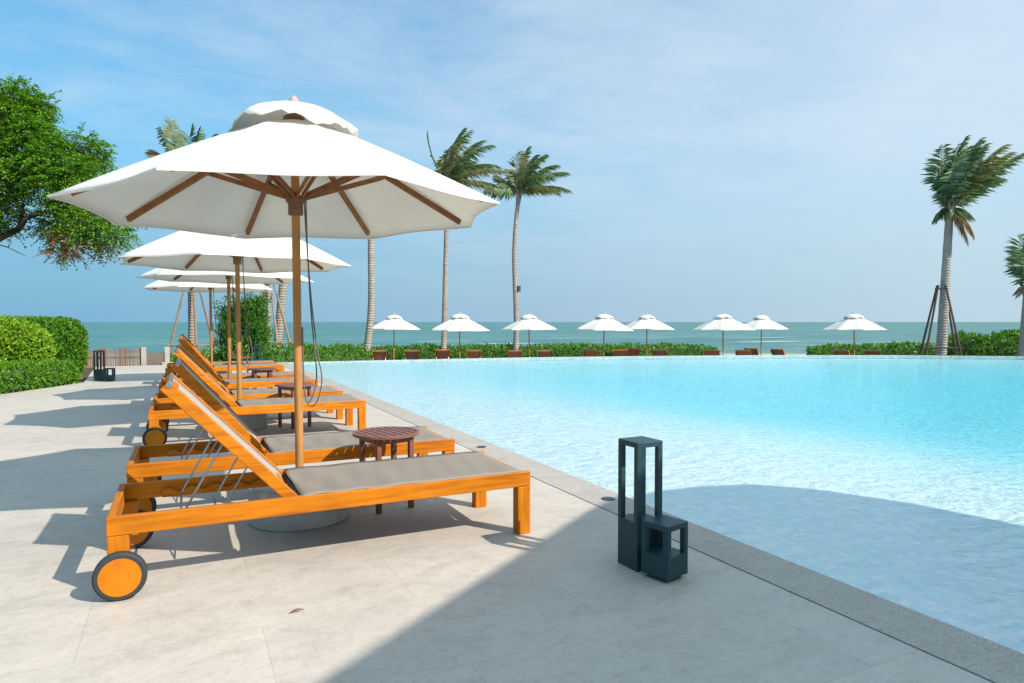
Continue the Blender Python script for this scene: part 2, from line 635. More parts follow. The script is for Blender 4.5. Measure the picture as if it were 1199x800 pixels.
# ------------------------------------------------------------------ loungers
def make_lounger(ang, fabric, back_fabric, name='sun_lounger'):
    root = empty(name, (0, 0, 0))
    L, W, H = .99, .325, .34
    for sy in (-1, 1):
        y0, y1 = sorted((sy * W, sy * (W - .03)))
        MB().box(-L, L, y0, y1, H - .08, H).build('rail', M['teak_x'], root, bevel=.004)
        y0, y1 = sorted((sy * (W - .001), sy * (W - .065)))
        MB().box(L - .075, L, y0, y1, 0, H - .081).build('leg', M['teak_z'], root, bevel=.004)
        MB().box(-L + .002, -L + .082, y0, y1, .09, H - .081).build('leg', M['teak_z'], root, bevel=.004)
        wh = empty('wheel', (-L + .05, sy * (W + .027), .1))
        wh.parent = root
        mt = Matrix.Rotation(PI / 2, 4, 'X')
        MB().lathe([(.078, -.021), (.092, -.021), (.1, -.014), (.1, .014), (.092, .021), (.078, .021)], 40, mt).build('tyre', M['rubber'], wh, True)
        MB().lathe([(.05, -.024), (.0785, -.0235), (.0785, .0235), (.05, .024)], 40, mt).build('wheel_disc', M['hub'], wh, True)
        # notched rack on the inner side of the rail
        nb = MB()
        x = -.80
        y0, y1 = sorted((sy * (W - .031), sy * (W - .052)))
        prof = []
        for k in range(41):
            xx = x + .55 * k / 40
            prof.append((xx, H - .045 + .011 * math.sin(k / 40 * 2 * PI * 5.0)))
        nn = len(prof)
        vv = [(a, y0, b) for a, b in prof] + [(a, y0, H - .078) for a, b in prof] + [(a, y1, b) for a, b in prof] + [(a, y1, H - .078) for a, b in prof]
        ff = []
        for k in range(nn - 1):
            ff += [(k, k + 1, nn + k + 1, nn + k), (2 * nn + k, 3 * nn + k, 3 * nn + k + 1, 2 * nn + k + 1), (k, 2 * nn + k, 2 * nn + k + 1, k + 1), (nn + k, nn + k + 1, 3 * nn + k + 1, 3 * nn + k)]
        nb.add(vv, ff)
        nb.build('notched_rack', M['teak_x'], root)
    MB().box(-L, -L + .03, -W + .031, W - .031, H - .083, H - .002).build('head_rail', M['teak_y'], root, bevel=.004)
    MB().box(L - .035, L - .005, -W + .031, W - .031, H - .08, H - .016).build('foot_rail', M['teak_y'], root, bevel=.003)
    MB().tube([(-L + .05, -W - .03, .1), (-L + .05, W + .03, .1)], .009, 10).build('axle', M['steel'], root, True)
    # seat sling, slack and rippled, rolled over a bar at its head end
    sm = MB()
    nx_, ny_ = 46, 12
    rnd = random.Random(3)
    ph = [rnd.uniform(0, 6) for _ in range(6)]
    x0, x1 = -.205, L - .03
    top = []
    for i in range(nx_ + 1):
        u = i / nx_
        x = x0 + (x1 - x0) * u
        for j in range(ny_ + 1):
            v = j / ny_ * 2 - 1
            z = H + .003 - .012 * (1 - v * v) * (1 - .5 * u)
            z += .0085 * math.sin(u * 34 + ph[0] + 2.6 * v + 1.1 * math.sin(9 * u + v)) * (1 - v * v * .8) * (.55 + .45 * math.sin(u * 5 + 1))
            z += .0022 * math.sin(u * 57 + ph[1] - 2.2 * v) * (1 - v * v)
            e = (x1 - x) < .02
            top.append((x, v * (W - .010), z - (.004 if e else 0)))
    ff = []
    for i in range(nx_):
        for j in range(ny_):
            a = i * (ny_ + 1) + j
            ff.append((a, a + ny_ + 1, a + ny_ + 2, a + 1))
    sm.add(top, ff)
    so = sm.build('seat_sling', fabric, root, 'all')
    sd = so.modifiers.new('thickness', 'SOLIDIFY')
    sd.thickness = .003
    MB().tube([(-.20, -W + .031, H - .04), (-.20, W - .031, H - .04)], .014, 12).build('cross_bar', M['black_metal'], root, True)
    # backrest
    ca, sa = math.cos(ang), math.sin(ang)
    px, pz = -.245, .325

    def bp(t, y, h):
        return Vector((px - ca * t + sa * h, y, pz + sa * t + ca * h))
    bk = MB()
    T = .76
    for sy in (-1, 1):
        bk.bar(bp(-.01, sy * .272, 0), bp(T, sy * .272, 0), .034, .052, (sa, 0, ca))
    bk.bar(bp(T - .05, -.2545, -.006), bp(T - .05, .2545, -.006), .03, .036, (sa, 0, ca))
    bk.bar(bp(.03, -.2545, -.006), bp(.03, .2545, -.006), .03, .036, (sa, 0, ca))
    bo = bk.build('backrest', M['teak_back'], root, bevel=.004)
    fb = MB()
    top, ff = [], []
    for i in range(25):
        u = i / 24
        for j in range(9):
            v = j / 8 * 2 - 1
            h = .002 - .012 * (1 - v * v) + .001 * math.sin(u * 25 + v)
            top.append(bp(.0 + u * (T - .005), v * .2535, h + .012))
    for i in range(24):
        for j in range(8):
            a = i * 9 + j
            ff.append((a, a + 9, a + 10, a + 1))
    fb.add(top, ff)
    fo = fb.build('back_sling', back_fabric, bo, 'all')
    sd = fo.modifiers.new('thickness', 'SOLIDIFY')
    sd.thickness = .008
    sd.offset = 0
    MB().tube([bp(T - .012, -.292, .012), bp(T - .012, .292, .012)], .013, 12).build('sling_rod', M['steel'], bo, True)
    # folding steel stay
    st = MB()
    a0 = bp(.40, -.245, -.03)
    b0 = Vector((a0.x - .17, -.235, H - .055))
    pts = [a0, b0, Vector((b0.x, .235, b0.z)), Vector((a0.x, .245, a0.z))]
    st.tube(pts[:2], .005, 8).tube([pts[1], pts[2]], .005, 8).tube(pts[2:], .005, 8)
    st.build('support_stay', M['steel'], root, True)
    st = MB()
    a0 = bp(.24, -.2, -.03)
    b0 = Vector((a0.x - .13, -.19, H - .09))
    st.tube([a0, b0], .004, 8).tube([b0, Vector((b0.x, .19, b0.z))], .004, 8).tube([Vector((b0.x, .19, b0.z)), Vector((a0.x, .2, a0.z))], .005, 8)
    st.build('support_stay', M['steel'], root, True)
    return root


LG = 'teak sun loungers along the pool deck'
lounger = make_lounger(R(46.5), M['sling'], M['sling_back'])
lounger_labels = [
    'orange teak sun lounger nearest the camera, its whole long side rail and wheel in view',
    'teak lounger second in the row, behind the nearest one and its round side table',
    'teak lounger third in the row, first one beyond the wide sunlit gap',
    'teak lounger fourth in the row, just past the second umbrella pole',
    'teak lounger fifth in the row, nearer one of the pair under the third umbrella',
    'teak lounger sixth in the row, farther one of the pair under the third umbrella',
    'teak lounger seventh in the row, nearer one of the pair under the farthest deck umbrella',
    'teak lounger at the far end of the row, last before the garden bush',
]
for i, y in enumerate([3.2, 4.33, 6.86, 7.96, 9.60, 10.75, 13.10, 14.2]):
    o = lounger if i == 0 else copy_tree(lounger)
    o.location = (.69, y + .325, 0)
    o.rotation_euler = (0, 0, R([0, -.6, .2, -.4, .5, 0, -.3, .2][i]))
    tag(o, lounger_labels[i], 'sun lounger', LG)
LO = [x for x in COL.objects if x.name.startswith('sun_lounger')]
for o, da in zip(LO, [0, 2.8, .3, 1.8, 5.5, 2, 1, 3]):       # backs set at slightly different notches
    km = Matrix.Translation((-.245, 0, .325)) @ Matrix.Rotation(R(da), 4, 'Y') @ Matrix.Translation((.245, 0, -.325))
    for ch in o.children:
        if ch.name.startswith('backrest') and da:
            ch.matrix_local = km @ ch.matrix_local


# ------------------------------------------------------------------ side tables
def make_table():
    root = empty('side_table', (0, 0, 0))
    rr, zt = .205, .47
    tp = MB()
    ns = 9
    wd = 2 * rr / ns
    for k in range(ns):
        x0 = -rr + k * wd + .005
        x1 = x0 + wd - .010
        ri = .187
        mid0, mid1 = max(-ri + .001, x0), min(ri - .001, x1)
        if mid1 <= mid0:
            continue
        h0 = math.sqrt(ri * ri - mid0 ** 2)
        h1 = math.sqrt(ri * ri - mid1 ** 2)
        tp.add([(mid0, -h0, zt - .016), (mid1, -h1, zt - .016), (mid1, h1, zt - .016), (mid0, h0, zt - .016), (mid0, -h0, zt - .002), (mid1, -h1, zt - .002), (mid1, h1, zt - .002), (mid0, h0, zt - .002)],
               [(0, 3, 2, 1), (4, 5, 6, 7), (0, 1, 5, 4), (1, 2, 6, 5), (2, 3, 7, 6), (3, 0, 4, 7)])
    n = 40
    ring = []
    for r_, z_ in ((.185, zt - .018), (rr, zt - .018), (rr, zt), (.185, zt)):
        for k in range(n):
            ring.append((r_ * math.cos(2 * PI * k / n), r_ * math.sin(2 * PI * k / n), z_))
    fs = []
    for q in range(4):
        for k in range(n):
            k2 = (k + 1) % n
            q2 = (q + 1) % 4
            fs.append((q * n + k, q * n + k2, q2 * n + k2, q2 * n + k))
    tp.add(ring, fs)
    tp.build('table_top', M['table'], root, bevel=.002)
    ap = MB()
    for a in (0, PI / 2):
        mt = Matrix.Rotation(a, 4, 'Z')
        for q in (-1, 1):
            ap.box(-.1, .1, q * .12 - .008, q * .12 + .008, zt - .055, zt - .019, mt)
    ap.build('apron', M['table'], root)
    for a in range(4):
        th = PI / 4 + a * PI / 2
        x, y = .155 * math.cos(th), .155 * math.sin(th)
        MB().bar((x, y, 0), (x, y, zt - .019), .03, .03).build('leg', M['table'], root, bevel=.003)
    return root


table = make_table()
tl = ['dark red slatted round side table beside the nearest umbrella pole',
      'dark red round side table beside the second umbrella pole',
      'dark red round side table beside the third umbrella pole',
      'dark red round side table at the far end of the lounger row']
for i, (x, y, rz) in enumerate([(1.12, 4.06, 12), (1.08, 7.62, 30), (1.02, 10.42, 5), (.95, 13.95, 50)]):
    o = table if i == 0 else copy_tree(table)
    o.location = (x, y, 0)
    o.rotation_euler = (0, 0, R(rz))
    tag(o, tl[i], 'side table', 'round side tables between the loungers')


# ------------------------------------------------------------------ umbrellas
def make_umbrella(ropes=True, base_z=0.0, fine=True, seed=1, phi=0.0):
    """wooden market umbrella on a round concrete foot; octagon of radius 1.16"""
    root = empty('wooden_umbrella', (0, 0, 0))
    rnd = random.Random(seed)
    RR, ZR, RI, ZI = 1.19, 1.765, .25, 2.235
    if base_z > 0:
        MB().lathe([(.275, 0), (.285, .01), (.285, base_z - .012), (.272, base_z)], 40).build('base', M['concrete'], root, True)
    fl_ = MB().lathe([(.055, base_z), (.055, base_z + .012), (.038, base_z + .016), (.036, base_z + .07), (.030, base_z + .072)], 24)
    fl_.build('pole_socket', M['hubwood'], root, True)
    MB().tube([(0, 0, base_z + .01), (0, 0, 2.35)], .0235, 20).build('pole', M['pole'], root, True)
    MB().lathe([(.03, 1.765), (.042, 1.77), (.042, 1.835), (.055, 1.845), (.055, 1.875), (.03, 1.88)], 20).build('hub', M['hubwood'], root, True)
    MB().lathe([(.03, 2.27), (.06, 2.28), (.06, 2.33), (.03, 2.345)], 20).build('top_hub', M['hubwood'], root, True)
    MB().lathe([(.012, 2.365), (.03, 2.375), (.036, 2.40), (.028, 2.425), (.014, 2.447), (.003, 2.455)], 16).build('finial', M['finial'], root, True)
    # canopy
    nseg = 8
    cm = MB()
    nr = 10
    ring = 8 * nseg
    vs, fs = [], []
    for i in range(nr + 1):
        t = i / nr
        for k in range(ring):
            th = phi + 2 * PI * k / ring
            q = (k % nseg) / nseg
            w = 4 * q * (1 - q)                       # 0 on a rib, 1 mid panel
            rr = RI + (RR - RI) * t
            loc = (q - .5) * PI / 4
            chord = math.cos(PI / 8) / math.cos(loc)
            rad = rr * (chord - .038 * w * t * t)
            z = ZI + (ZR - ZI) * t
            z += .010 * math.sin(PI * t)              # slight crown along the rib
            z -= .030 * w * t * (1.15 - t) * 1.6      # slack between ribs
            z += .010 * w * t ** 4
            z += .004 * math.sin(7 * th + 9 * t + seed) * w
            vs.append((rad * math.cos(th), rad * math.sin(th), z))
    for i in range(nr):
        for k in range(ring):
            k2 = (k + 1) % ring
            fs.append((i * ring + k, (i + 1) * ring + k, (i + 1) * ring + k2, i * ring + k2))
    cm.add(vs, fs)
    co = cm.build('canopy', M['canopy'], root, True)
    sd = co.modifiers.new('thickness', 'SOLIDIFY')
    sd.thickness = .004
    sd.offset = -1
    # hem and seam tapes
    hm = MB()
    edge = [vs[nr * ring + k] for k in range(ring)]
    for k in range(ring):
        a, b = Vector(edge[k]), Vector(edge[(k + 1) % ring])
        hm.bar(a + Vector((0, 0, -.003)), b + Vector((0, 0, -.003)), .005, .012)
    hm.build('hem', M['canopy'], co)
    # vent cap with fluttering edge
    cp = MB()
    vs, fs = [], []
    nr2 = 8
    for i in range(nr2 + 1):
        t = i / nr2
        for k in range(ring):
            th = phi + 2 * PI * k / ring
            q = (k % nseg) / nseg
            w = 4 * q * (1 - q)
            loc = (q - .5) * PI / 4
            rad = (.012 + .352 * t) * (math.cos(PI / 8) / math.cos(loc) + .06 * w * t + .025 * t * math.sin(5 * th + seed))
            z = 2.385 - .125 * t ** 1.9 - .058 * t ** 5
            z += .034 * w * t ** 3 + .022 * t ** 4 * math.sin(3 * th + seed * 1.7) + .010 * t ** 3 * math.sin(22 * th) * w
            vs.append((rad * math.cos(th), rad * math.sin(th), z))
    for i in range(nr2):
        for k in range(ring):
            k2 = (k + 1) % ring
            fs.append((i * ring + k, (i + 1) * ring + k, (i + 1) * ring + k2, i * ring + k2))
    cp.add(vs, fs)
    cpo = cp.build('vent_cap', M['canopy'], root, True)
    sd = cpo.modifiers.new('thickness', 'SOLIDIFY')
    sd.thickness = .004
    # ribs and struts
    for k in range(8):
        th = phi + k * PI / 4
        d = Vector((math.cos(th), math.sin(th), 0))
        p0 = d * .05 + Vector((0, 0, 2.285))
        p1 = d * 1.10 + Vector((0, 0, ZR + (ZI - ZR) * (.09 / .94) - .024))
        MB().bar(p0, p1, .024, .034).build('rib', M['rib'], root, bevel=.002)
        s0 = d * .052 + Vector((0, 0, 1.86))
        s1 = p0.lerp(p1, .47) + Vector((0, 0, -.022))
        side = Vector((-math.sin(th), math.cos(th), 0)) * .0
        sb = MB()
        off = Vector((-math.sin(th), math.cos(th), 0)) * .016
        sb.bar(s0 + off, s1 + off, .010, .028).bar(s0 - off, s1 - off, .010, .028)
        sb.build('strut', M['rib'], root, bevel=.0015)
    if ropes:
        rp = MB()
        a = R(-26)
        u = Vector((math.cos(a), math.sin(a), 0))

        def P(r_, z_, k=0):
            return u * r_ + Vector((-u.y, u.x, 0)) * k + Vector((0, 0, z_))
        lp = [P(.05, 1.86), P(.062, 1.6), P(.085, 1.25), P(.118, .95), P(.135, .86), P(.135, .78), P(.11, .69), P(.075, .655), P(.045, .69), P(.033, .80), P(.030, 1.0), P(.029, 1.12)]
        lp2 = [P(.055, 1.86, .02), P(.058, 1.6, .02), P(.075, 1.2, .02), P(.10, .9, .02), P(.098, .80, .02), P(.075, .71, .02), P(.045, .675, .02), P(.03, .75, .02)]
        for q in (lp, lp2):
            sm_ = []
            for i in range(len(q) - 1):
                p0, p1, p2, p3 = q[max(i - 1, 0)], q[i], q[i + 1], q[min(i + 2, len(q) - 1)]
                for j in range(5):
                    t = j / 5
                    sm_.append(.5 * ((2 * p1) + (p2 - p0) * t + (2 * p0 - 5 * p1 + 4 * p2 - p3) * t * t + (3 * p1 - p0 - 3 * p2 + p3) * t ** 3))
            sm_.append(q[-1])
            rp.tube(sm_, .0042, 6)
        rp.build('rope', M['rope'], root, True)
    return root


UG = 'white wooden umbrellas over the deck loungers'
umb = make_umbrella(True, .22, seed=1, phi=.167)
ul = ['large white wooden umbrella nearest the camera, standing behind the nearest lounger',
      'white wooden umbrella second in the deck row, partly hidden below the largest canopy',
      'white wooden umbrella third in the deck row',
      'white wooden umbrella farthest along the deck row, in front of the conical bush']
for i, (x, y, rz, tilt) in enumerate([(.60, 4.05, 0, .35), (.53, 7.78, 17, .2), (.585, 10.58, 31, -.3), (.47, 14.02, 8, .3)]):
    o = umb if i == 0 else copy_tree(umb)
    o.location = (x, y, 0)
    q = Quaternion(HF, R(-tilt)) @ Quaternion((0, 0, 1), R(rz))
    o.rotation_euler = q.to_euler()
    tag(o, ul[i], 'umbrella', UG)

# the nearest canopy sits a little askew on its pole
KM = Matrix.Translation((0, 0, 2.262)) @ Matrix.Rotation(R(-1.15), 4, Vector((math.sin(YAW), math.cos(YAW), 0))) @ Matrix.Translation((0, 0, -2.25))
for ch in umb.children:
    if ch.name.split('.')[0] in ('canopy', 'rib', 'strut', 'vent_cap'):
        ch.matrix_local = KM @ ch.matrix_local
fu = make_umbrella(False, 0.06, seed=4, phi=0)
GZ = -.93
far_umb = [(461, 28.9, 'leftmost white beach umbrella beyond the pool, beside the leaning palm trunk'),
           (538, 25.2, 'second white beach umbrella from the left, in front of a straight palm trunk'),
           (620, 27.9, 'third white beach umbrella from the left, just right of a palm trunk'),
           (706, 26.0, 'fourth white beach umbrella from the left, left one of the overlapping middle two'),
           (757, 28.6, 'fifth white beach umbrella from the left, right one of the overlapping middle two'),
           (847, 25.8, 'sixth white beach umbrella from the left, in front of its smaller neighbour'),
           (891, 31.0, 'seventh white beach umbrella from the left, smaller, by the gap in the hedge'),
           (1001, 25.3, 'rightmost white beach umbrella beyond the pool, standing alone')]
for i, (px, d, lab) in enumerate(far_umb):
    o = fu if i == 0 else copy_tree(fu)
    p = at(px, 400, d)
    o.location = (p.x, p.y, GZ)
    o.rotation_euler = (R([0, .8, -.5, 1.2, 0, -.8, .6, -1.4][i]), R([.5, 0, -.6, .4, .8, 0, -.7, .3][i]), R([10, 3, 25, 38, 17, 0, 30, 8][i]))
    tag(o, lab, 'umbrella', 'white beach umbrellas beyond the pool')

# beach loungers seen from behind
bl = make_lounger(R(55), M['red_sling'], M['red_sling'], 'beach_lounger')
far_l = [(444, 26.8, 0, 'red brown beach lounger back left of the leftmost beach umbrella'),
         (482, 26.8, 0, 'red brown beach lounger back right of the leftmost beach umbrella'),
         (518, 27.4, 0, 'red brown beach lounger back at the straight palm, left of the second beach umbrella'),
         (555, 27.0, 2, 'red brown beach lounger back right of the second beach umbrella'),
         (603, 26.8, 0, 'red brown beach lounger back in front of the palm, left of the third beach umbrella'),
         (638.5, 26.8, 3, 'red brown beach lounger back right of the third beach umbrella'),
         (691, 27.2, -8, 'red brown beach lounger back left of the fourth beach umbrella'),
         (727, 27.6, 0, 'red brown beach lounger back between the fourth and fifth beach umbrellas, left of two'),
         (741, 28.6, -3, 'red brown beach lounger back left of the fifth beach umbrella pole, right of two'),
         (773, 27.2, -10, 'red brown beach lounger back right of the fifth beach umbrella'),
         (834, 26.8, -6, 'red brown beach lounger back left of the sixth beach umbrella'),
         (870, 27.0, -8, 'red brown beach lounger back right of the sixth beach umbrella'),
         (880, 28.6, -24, 'slanted red brown beach lounger left of the seventh beach umbrella pole'),
         (911, 27.8, -30, 'slanted red brown beach lounger in the hedge gap, right of the seventh beach umbrella'),
         (986, 26.6, -18, 'red brown beach lounger back left of the rightmost beach umbrella'),
         (1022, 26.6, -10, 'red brown beach lounger back right of the rightmost beach umbrella')]
for i, (px, d, da, lab) in enumerate(far_l):
    o = bl if i == 0 else copy_tree(bl)
    p = at(px, 400, d)
    ray = math.atan2(p.y, p.x)
    a = ray + R(da)
    c = Vector((p.x, p.y, 0)) + Vector((math.cos(a), math.sin(a), 0)) * .58
    o.location = (c.x, c.y, GZ)
    o.rotation_euler = (0, 0, a)
    tag(o, lab, 'sun lounger', 'beach loungers beyond the pool')


# ------------------------------------------------------------------ lanterns
def make_lantern(h, z0, side, pw, plinth):
    root = empty('floor_lantern', (0, 0, 0))
    a = side / 2
    zb = plinth
    if plinth:
        MB().box(-a + .02, a - .02, -a + .02, a - .02, 0, plinth).build('plinth', M['lantern'], root, bevel=.002)
    MB().box(-a, a, -a, a, zb, z0).build('base', M['lantern'], root, bevel=.002)
    for sx in (-1, 1):
        for sy in (-1, 1):
            x0, x1 = sorted((sx * a, sx * (a - pw)))
            y0, y1 = sorted((sy * a, sy * (a - pw)))
            MB().box(x0, x1, y0, y1, z0 + .0005, h - pw).build('post', M['lantern'], root, bevel=.0015)
    MB().box(-a, a, -a, a, h - pw + .0005, h).build('top_plate', M['lantern'], root, bevel=.002)
    return root


tall = make_lantern(.596, .225, .147, .026, 0)
small = make_lantern(.255, .115, .147, .026, .018)
LGP = 'dark open floor lanterns'
spots = [(tall, (1.925, 2.555), .81, 'tall open dark teal lantern on the deck by the pool edge'),
         (small, (1.935, 2.385), 1.02, 'short dark teal lantern standing against the tall lantern by the pool'),
         (tall, (-1.49, 15.22), .4, 'tall dark lantern at the end of the clipped hedge'),
         (small, (-1.30, 15.10), .6, 'short dark lantern right of the tall one at the end of the hedge')]
pb = at(295, 419, 18.0)
spots += [(tall, (pb.x, 17.6), .5, 'tall dark lantern in front of the conical bush'),
          (small, (pb.x + .24, 17.45), .3, 'short dark lantern beside the tall one in front of the conical bush')]
used = set()
for proto, (x, y), rz, lab in spots:
    o = proto if proto.name not in used else copy_tree(proto)
    used.add(proto.name)
    o.location = (x, y, 0)
    o.rotation_euler = (0, 0, rz - PI / 4)
    tag(o, lab, 'lantern', LGP)

# small drain lids on the coping, a fallen leaf
for i, (x, y, lab) in enumerate([(2.44, 5.62, 'small dark lid set in the coping beyond the nearest lounger'), (2.46, 3.6, 'small dark lid set in the coping behind the tall lantern')]):
    dl = MB().lathe([(.045, 0), (.045, .003), (.035, .005), (.01, .005)], 20).build('drain_lid', M['lantern'], None, True)
    dl.location = (x, y, .001)
    tag(dl, lab, 'drain lid', 'small drain lids in the coping')
lf = MB()
vs, fs = [], []
for i in range(9):
    t = i / 8
    w = .013 * math.sin(PI * min(1, t * 1.05)) ** .7
    z = .003 + .006 * math.sin(PI * t)
    vs += [(t * .055, -w * .6, z + .003), (t * .055, 0, z), (t * .055, w * .6, z + .004)]
for i in range(8):
    for j in range(2):
        a = i * 3 + j
        fs.append((a, a + 3, a + 4, a + 1))
lf.add(vs, fs)
o = lf.build('fallen_leaf', M['dry_leaf'], None, 'all')
o.location = (.36, 2.72, .001)
o.rotation_euler = (0, 0, R(8))
tag(o, 'curled dry brown leaf lying on the sunlit deck', 'leaf')


# ------------------------------------------------------------------ vegetation helpers
def leaf_quad(mb, p, d, nrm, ln, wd, fold=.25):
    """one pointed leaf: p base, d direction"""
    d = d.normalized()
    s_ = d.cross(nrm)
    if s_.length < 1e-4:
        s_ = d.orthogonal()
    s_.normalize()
    n_ = s_.cross(d)
    m1 = p + d * ln * .45 + n_ * (ln * .06)
    mb.add([p, m1 + s_ * wd * .5 + n_ * wd * fold, p + d * ln - n_ * ln * .12, m1 - s_ * wd * .5 + n_ * wd * fold],
           [(0, 1, 2, 3)])


def rv(rnd):
    while True:
        v = Vector((rnd.uniform(-1, 1), rnd.uniform(-1, 1), rnd.uniform(-1, 1)))
        if .05 < v.length < 1:
            return v.normalized()


def lump(x, y, z, seed):
    return (math.sin(x * 2.1 + seed) + math.sin(y * 2.7 + seed * 1.3) + math.sin(z * 3.1 + seed * 2.1) + .7 * math.sin(x * 5.3 - y * 4.1 + seed) + .7 * math.sin(z * 6.1 + y * 5.0 - seed)) / 4.4


def shaped_hedge(name, label, cat, c, axis, hx, hy, z0, z1, rnd_r, leaf, leaves, lmat, seed, group=None, rough=.05, power=4.0, taper=0.0):
    """superellipsoid clipped shrub: leafy skin over a dark inner mass"""
    rnd = random.Random(seed)
    u = Vector((math.cos(axis), math.sin(axis), 0))
    w = Vector((-u.y, u.x, 0))
    hz = (z1 - z0) / 2
    root = empty(name, (c[0], c[1], z0), 0, label, cat, group)

    def sp(th, ph, k=1.0):
        def pw(a):
            return math.copysign(abs(a) ** (2 / power), a)
        cx_, sx_ = pw(math.cos(th)), pw(math.sin(th))
        cz_, sz_ = pw(math.cos(ph)), pw(math.sin(ph))
        zz = sz_
        tp = 1 - taper * (zz * .5 + .5)
        return u * (hx * cx_ * cz_ * tp) + w * (hy * sx_ * cz_ * tp) + Vector((0, 0, hz * zz))
    core = MB()
    nu, nv = 40, 20
    vs, fs = [], []
    for i in range(nv + 1):
        ph = -PI / 2 + PI * i / nv
        for k in range(nu):
            p = sp(2 * PI * k / nu, ph)
            e = 1 + rough * lump(p.x * 2, p.y * 2, p.z * 2, seed)
            q = p * e
            L_ = q.length
            q = q * max(.3, (L_ - leaf * 1.0) / max(L_, 1e-4))
            vs.append((q.x, q.y, q.z + hz))
    for i in range(nv):
        for k in range(nu):
            k2 = (k + 1) % nu
            fs.append((i * nu + k, i * nu + k2, (i + 1) * nu + k2, (i + 1) * nu + k))
    core.add(vs, fs)
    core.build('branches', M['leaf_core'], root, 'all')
    lm = MB()
    # sample points by area on a coarse skin
    tris = []
    for f in fs:
        a, b, c_, d = (Vector(vs[i]) for i in f)
        ar = ((b - a).cross(d - a)).length
        tris.append((ar, f))
    tot = 0
    cum = []
    for ar, f in tris:
        tot += ar
        cum.append(tot)
    import bisect
    for _ in range(leaves):
        f = tris[min(len(tris) - 1, bisect.bisect(cum, rnd.random() * tot))][1]
        a, b, c_, d = (Vector(vs[i]) for i in f)
        s1, s2 = rnd.random(), rnd.random()
        p = (a * (1 - s1) + b * s1) * (1 - s2) + (d * (1 - s1) + c_ * s1) * s2
        nr_ = (b - a).cross(d - a)
        if nr_.length < 1e-8:
            continue
        nr_.normalize()
        if nr_.dot(p - Vector((0, 0, hz))) < 0:
            nr_ = -nr_
        p = p + nr_ * leaf * (rnd.random() ** 1.5) * 1.5
        dr = (nr_ * rnd.uniform(.1, 1.0) + rv(rnd) * .9 + Vector((0, 0, .25)))
        ln = leaf * rnd.uniform(.7, 1.3)
        leaf_quad(lm, p, dr, rv(rnd) + nr_ * .5, ln, ln * .55)
    lm.build('foliage', lmat, root)
    return root


# planting beside the deck, left
U = Vector((.434, .901, 0))
NV = Vector((-.901, .434, 0))
P0 = Vector((-1.80, 14.96, 0))
ang = math.atan2(U.y, U.x)


def bed_pt(u, n):
    p = P0 + U * u + NV * n
    return (p.x, p.y)


h1, h2 = at(38, 400, 14.75), at(-8, 400, 12.9)
shaped_hedge('clipped_hedge', 'tall box shaped clipped green hedge with rounded corners beside the lantern', 'hedge', (h1.x, h1.y), -YAW, .76, .9, -.02, 1.17, .3, .075, 20000, M['leaf_hedge'], 11, 'clipped hedges left of the deck', .02, 5)
shaped_hedge('clipped_hedge', 'rounded mound shaped clipped green hedge at the left, in front of the box shaped one', 'hedge', (h2.x, h2.y), -YAW, .95, .80, -.02, 1.18, .3, .08, 17000, M['leaf_mound'], 12, 'clipped hedges left of the deck', .03, 2.15)
shaped_hedge('low_hedge', 'low bright green border hedge along the deck edge', 'hedge', bed_pt(-3.4, .42), ang, 3.45, .42, -.03, .36, .1, .06, 20000, M['leaf_low'], 13, None, .05, 7)


